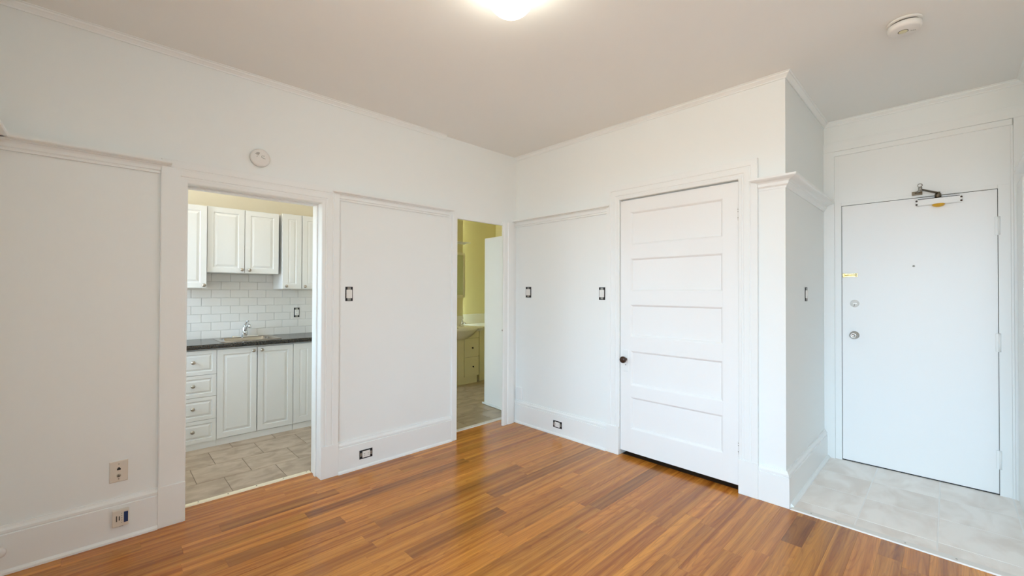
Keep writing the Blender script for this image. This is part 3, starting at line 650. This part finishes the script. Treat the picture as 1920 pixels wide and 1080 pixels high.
# ceramic basin top with a bowed, deep bowl front
bt = MB(); ring_t = []; ring_b = []; ring_u = []; inner = []; inner2 = []; bot = []
NY = 28
def front(y):       # how far the slab bows out past the cabinet
    s = max(0, 1-((y-.56)/.36)**2); return VX+.015+.17*s
top = []; edge = []; under = []; back = []
for k in range(NY+1):
    y = .22+.78*k/NY; s = max(0, 1-((y-.56)/.36)**2)
    top.append((front(y), y, .815+.006)); edge.append((front(y)+.004, y, .795)); under.append((front(y)-.10*s-.02, y, .79-.125*s)); back.append((BX+.002, y, .821))
bback = [(BX+.002, y, .7625) for (_, y, _) in back]; und2 = [(VX-.06, y, .7625) for (_, y, _) in back]
under2 = [(min(u[0], VX+.01+.10*max(0, 1-((u[1]-.56)/.36)**2)), u[1], u[2]) for u in under]
rows_ = [back, top, edge, under2, [(VX+.001, y, min(.765, z)) for (_, y, z) in under2]]
n = NY+1; vs = [p for r in rows_ for p in r]; fs = []
for a in range(len(rows_)-1):
    for k in range(NY): fs.append((a*n+k, a*n+k+1, (a+1)*n+k+1, (a+1)*n+k))
bt.add(vs, fs, True)
bt.add([r[0] for r in rows_], [tuple(range(len(rows_)))]); bt.add([r[-1] for r in rows_], [tuple(range(len(rows_)))[::-1]])
vb = thing('washbasin', 'cream ceramic washbasin with a bowed front on the vanity', 'sink', (-1.95, .6, .765))
bt.build('basin_slab', M['ceram'], vb)
MB().lathe([(.0, .003), (.12, .002), (.165, .004), (.175, .0065), (.16, .0055), (.10, .004), (.001, .0045)], (-1.86, .44, .818), n=32).build('bowl_rim', M['ceram'], vb)
MB().box(BX+.002, BX+.02, .22, .985, .8215, .972).build('splashback', M['ceram'], vb, .003)
bf = thing('bathroom_faucet', 'small chrome faucet on the bathroom washbasin', 'faucet', (-2.06, .87, .8215))
MB().lathe([(.022, 0), (.020, .05), (.016, .065), (.001, .07)], (-2.06, .87, .8215), n=16).build('body', M['chrome'], bf)
MB().tube([(-2.06, .87, .865), (-2.00, .86, .88), (-1.96, .85, .865)], .011, 10).build('spout', M['chrome'], bf)
MB().tube([(-2.06, .87, .89), (-2.07, .87, .925), (-2.045, .87, .94)], .007, 8).build('lever', M['chrome'], bf)
lg = thing('vanity_ledge', 'cream boxed ledge between the vanity and the bathroom partition', 'ledge', (-2.0, 1.4, 0))
MB().box(BX-.248, -1.80, 1.001, 1.895, .0, .765).build('panel', M['bcab'], lg)
MB().box(BX-.248, -1.785, 1.001, 1.895, .7655, .815).build('ledge_top', M['ceram'], lg, .004)
MB().box(BX-.248, BX-.228, 1.001, 1.895, .8155, .975).build('splashback', M['ceram'], lg, .003)

# ================================================================ SWITCHES, OUTLETS, ALARMS
def switch(name, label, F, u, v, w=.062, h=.098, horiz=False, body='plast', group=None, outlet=False, cat='light switch'):
    hw, hh = (h/2, w/2) if horiz else (w/2, h/2)
    t = thing(name, label, cat, F(u, v-hh, 0), group)
    wbox(F, u-hw, u+hw, v-hh, v+hh, .0002, .0022).build('recess_shade', M['dark'], t)  # dark plate stands in for the shaded recess of the open box
    s = .021; L = (h/2-.004)
    # metal strap ears at both ends
    for q in (-1, 1):
        if horiz: e = wbox(F, u+q*(L-.009)-.009, u+q*(L-.009)+.009, v-.013, v+.013, .0022, .0042)
        else: e = wbox(F, u-.013, u+.013, v+q*(L-.009)-.009, v+q*(L-.009)+.009, .0022, .0042)
        ear = e.build('strap_ear', M['galv'], t)
        c = F(u+q*(L-.008), v, .0042) if horiz else F(u, v+q*(L-.008), .0042)
        nrm = Vector(F(0, 0, 1))-Vector(F(0, 0, 0))
        MB().lathe([(.005, 0), (.005, .0012), (.001, .002)], c, nrm, 12).build('screw', M['galv'], ear)
    bl = L-.018
    b = (wbox(F, u-bl, u+bl, v-w*.36, v+w*.36, .0022, .009) if horiz else wbox(F, u-w*.38, u+w*.38, v-bl, v+bl, .0022, .009)).build('device', M[body], t, .002)
    if outlet:
        for q in (-1, 1):
            for (a, bq) in ((-.006, .0), (.006, .0)):
                if horiz: sl = wbox(F, u+q*.016-.0045, u+q*.016+.0045, v+a-.0011, v+a+.0011, .0088, .0094)
                else: sl = wbox(F, u+a-.0011, u+a+.0011, v+q*.016-.0045, v+q*.016+.0045, .0088, .0094)
                sl.build('slot', M['print'], b)
    else:
        wbox(F, u-.0085, u+.0085, v-bl*.55, v+bl*.55, .0088, .0125).build('rocker', M[body], b, .002)
    return t
switch('light_switch', 'bare light switch without cover on the wall beside the kitchen doorway', fA, -1.773, 1.330, .056, .108)
switch('light_switch', 'bare light switch without cover near the room corner', fB, .179, 1.346, .074, .108)
switch('light_switch', 'bare light switch without cover beside the closet casing', fB, 1.060, 1.337, .062, .108)
switch('light_switch', 'bare light switch without cover on the return wall beside the entry', fC, .546, 1.339, .066, .100)
switch('wall_outlet', 'bare outlet without cover in the baseboard between the two doorways', lambda u, v, d: fA(u, v, d+.022), -1.642, .102, .066, .104, True, outlet=True, cat='outlet')
switch('wall_outlet', 'bare outlet without cover in the baseboard near the closet', lambda u, v, d: fB(u, v, d+.022), .582, .102, .064, .104, True, outlet=True, cat='outlet')
switch('wall_outlet', 'bare outlet without cover among the kitchen subway tiles', lambda u, v, d: fK(u, v, d+.011), -1.584, 1.118, .056, .104, outlet=True, cat='outlet')
# telephone plate
tp = thing('telephone_plate', 'beige telephone and cable jack plate above the baseboard', 'wall plate', (0, -3.037, .31))
ringdoor(fA, -3.075, -3.000, .310, .424, .0002, .003, [(.004, .0025)]).build('plate', M['bplast'], tp)
wbox(fA, -3.0445, -3.0295, .374, .384, .004, .0061).build('phone_socket', M['dark'], tp); wbox(fA, -3.041, -3.033, .384, .389, .004, .0061).build('socket_notch', M['dark'], tp)
cj = MB().lathe([(.0085, 0), (.0085, .004), (.006, .005), (.0055, .012), (.004, .012), (.004, .009), (.0001, .009)], fA(-3.037, .345, .0054), (1, 0, 0), 14).build('cable_jack', M['nickel'], tp)
MB().lathe([(.003, 0), (.003, .0085)], fA(-3.037, .345, .0062), (1, 0, 0), 8).build('jack_core', M['dark'], cj)
for z in (.407, .327): MB().lathe([(.003, 0), (.003, .001), (.0005, .0015)], fA(-3.037, z, .0054), (1, 0, 0), 10).build('screw', M['galv'], tp)
# plug-in device on the baseboard
F2 = lambda u, v, d: fA(u, v, d+.022)
ad = thing('plug_in_adapter', 'beige plug-in adapter with a dark blue label on the baseboard', 'adapter', (.022, -3.03, .085))
wbox(F2, -3.062, -2.996, .082, .170, .0005, .022).build('body', M['bplast'], ad, .004)
wbox(F2, -3.016, -2.9995, .100, .156, .0215, .0232).build('label', M['blue'], ad, label='dark blue label')
for q, (a, b) in enumerate(((-3.045, .030), (-3.034, .022))): wbox(F2, a-.0025, a+.0025, .126-b/2, .126+b/2, .0215, .0226).build('print_mark', M['print'], ad)
for k in range(5): MB().lathe([(.0018, 0), (.0018, .0008)], F2(-3.024, .102+.012*k, .0215), (1, 0, 0), 8).build('vent_hole', M['print'], ad)
wbox(F2, -3.034, -3.018, .0795, .0825, .004, .016).build('prong_cover', M['print'], ad)
# round alarm on the left wall
sa = thing('carbon_monoxide_alarm', 'round white alarm disc on the wall above the kitchen doorway', 'alarm', (0, -2.375, 2.165))
cc = (0, -2.375, 2.221)
MB().lathe([(.050, .0002), (.050, .006)], cc, (1, 0, 0), 40).build('backplate', M['plast'], sa)
MB().lathe([(.057, .006), (.0575, .022), (.054, .029), (.046, .0325), (.001, .034)], cc, (1, 0, 0), 48).build('cover', M['plast'], sa)
X = .0343
def mark(pts, r=.0011): MB().tube([(X-.0002, cc[1]+a, cc[2]+b) for a, b in pts], r, 6).build('emblem', M['print'], sa)
for rr in (.020, .013, .007): mark([(-.012+rr*math.cos(a), .008+rr*math.sin(a)) for a in [math.radians(75+q*8) for q in range(11)]], .0013)
mark([(.022, .012), (.004, .010), (.004, .001), (.026, -.006)], .0010)
MB().lathe([(.0018, 0), (.0018, .0008)], (X-.0004, cc[1]-.022, cc[2]+.002), (1, 0, 0), 8).build('indicator', M['print'], sa)
# ceiling smoke detector
sd = thing('smoke_detector', 'round white smoke detector on the ceiling near the entry', 'smoke detector', (2.995, -.150, H-.05))
sc = (2.995, -.150, H)
MB().lathe([(.066, -.0002), (.070, -.003), (.071, -.010), (.069, -.0125)], sc, n=48).build('mounting_base', M['plast'], sd)
MB().lathe([(.058, -.0120), (.058, -.0225)], sc, n=40).build('vent_gap', M['print'], sd)
MB().lathe([(.066, -.0215), (.068, -.0225), (.0675, -.040), (.064, -.047), (.058, -.050), (.001, -.050)], sc, n=48).build('housing', M['plast'], sd)
tb = MB().lathe([(.0205, -.0498), (.0205, -.0512), (.018, -.0514)], (2.990, -.150, H), n=28).build('button_ring', M['print'], sd)
MB().lathe([(.018, -.0500), (.0175, -.0525), (.012, -.0545), (.001, -.0550)], (2.990, -.150, H), n=28).build('test_button', mat('translucent_button', (.70, .68, .45), .3), sd)
for k in range(3): MB().box(3.018+.007*k, 3.022+.007*k, -.137+.004*k, -.134+.004*k, H-.0508, H-.0498).build('sound_slot', M['print'], sd)

# small white fittings
cv = thing('cable_cover', 'small white painted box above the baseboard in the room corner', 'cover', (.05, 0, .24))
wbox(fB, .020, .098, .243, .365, .0003, .014).build('box', M['trim'], cv, .003)
wbox(fB, .024, .094, .247, .361, .0135, .016).build('lid', M['trim'], cv, .002)
bf2 = thing('baseboard_fitting', 'small white rounded fitting on the baseboard beside the short wall', 'fitting', (.022, -3.452, .08))
MB().lathe([(.024, .0225), (.024, .030), (.018, .038), (.001, .041)], (0, -3.452, .108), (1, 0, 0), 24).build('cap', M['plast'], bf2)
MB().lathe([(.027, .0221), (.027, .0245)], (0, -3.452, .108), (1, 0, 0), 24).build('flange', M['plast'], bf2)
trimset('baseboard_near', 'white moulded baseboard on the short wall beside the added window bay', [('board', run(fN, BASE, .023, BXC))], (.8, YN, 0), 'baseboard')
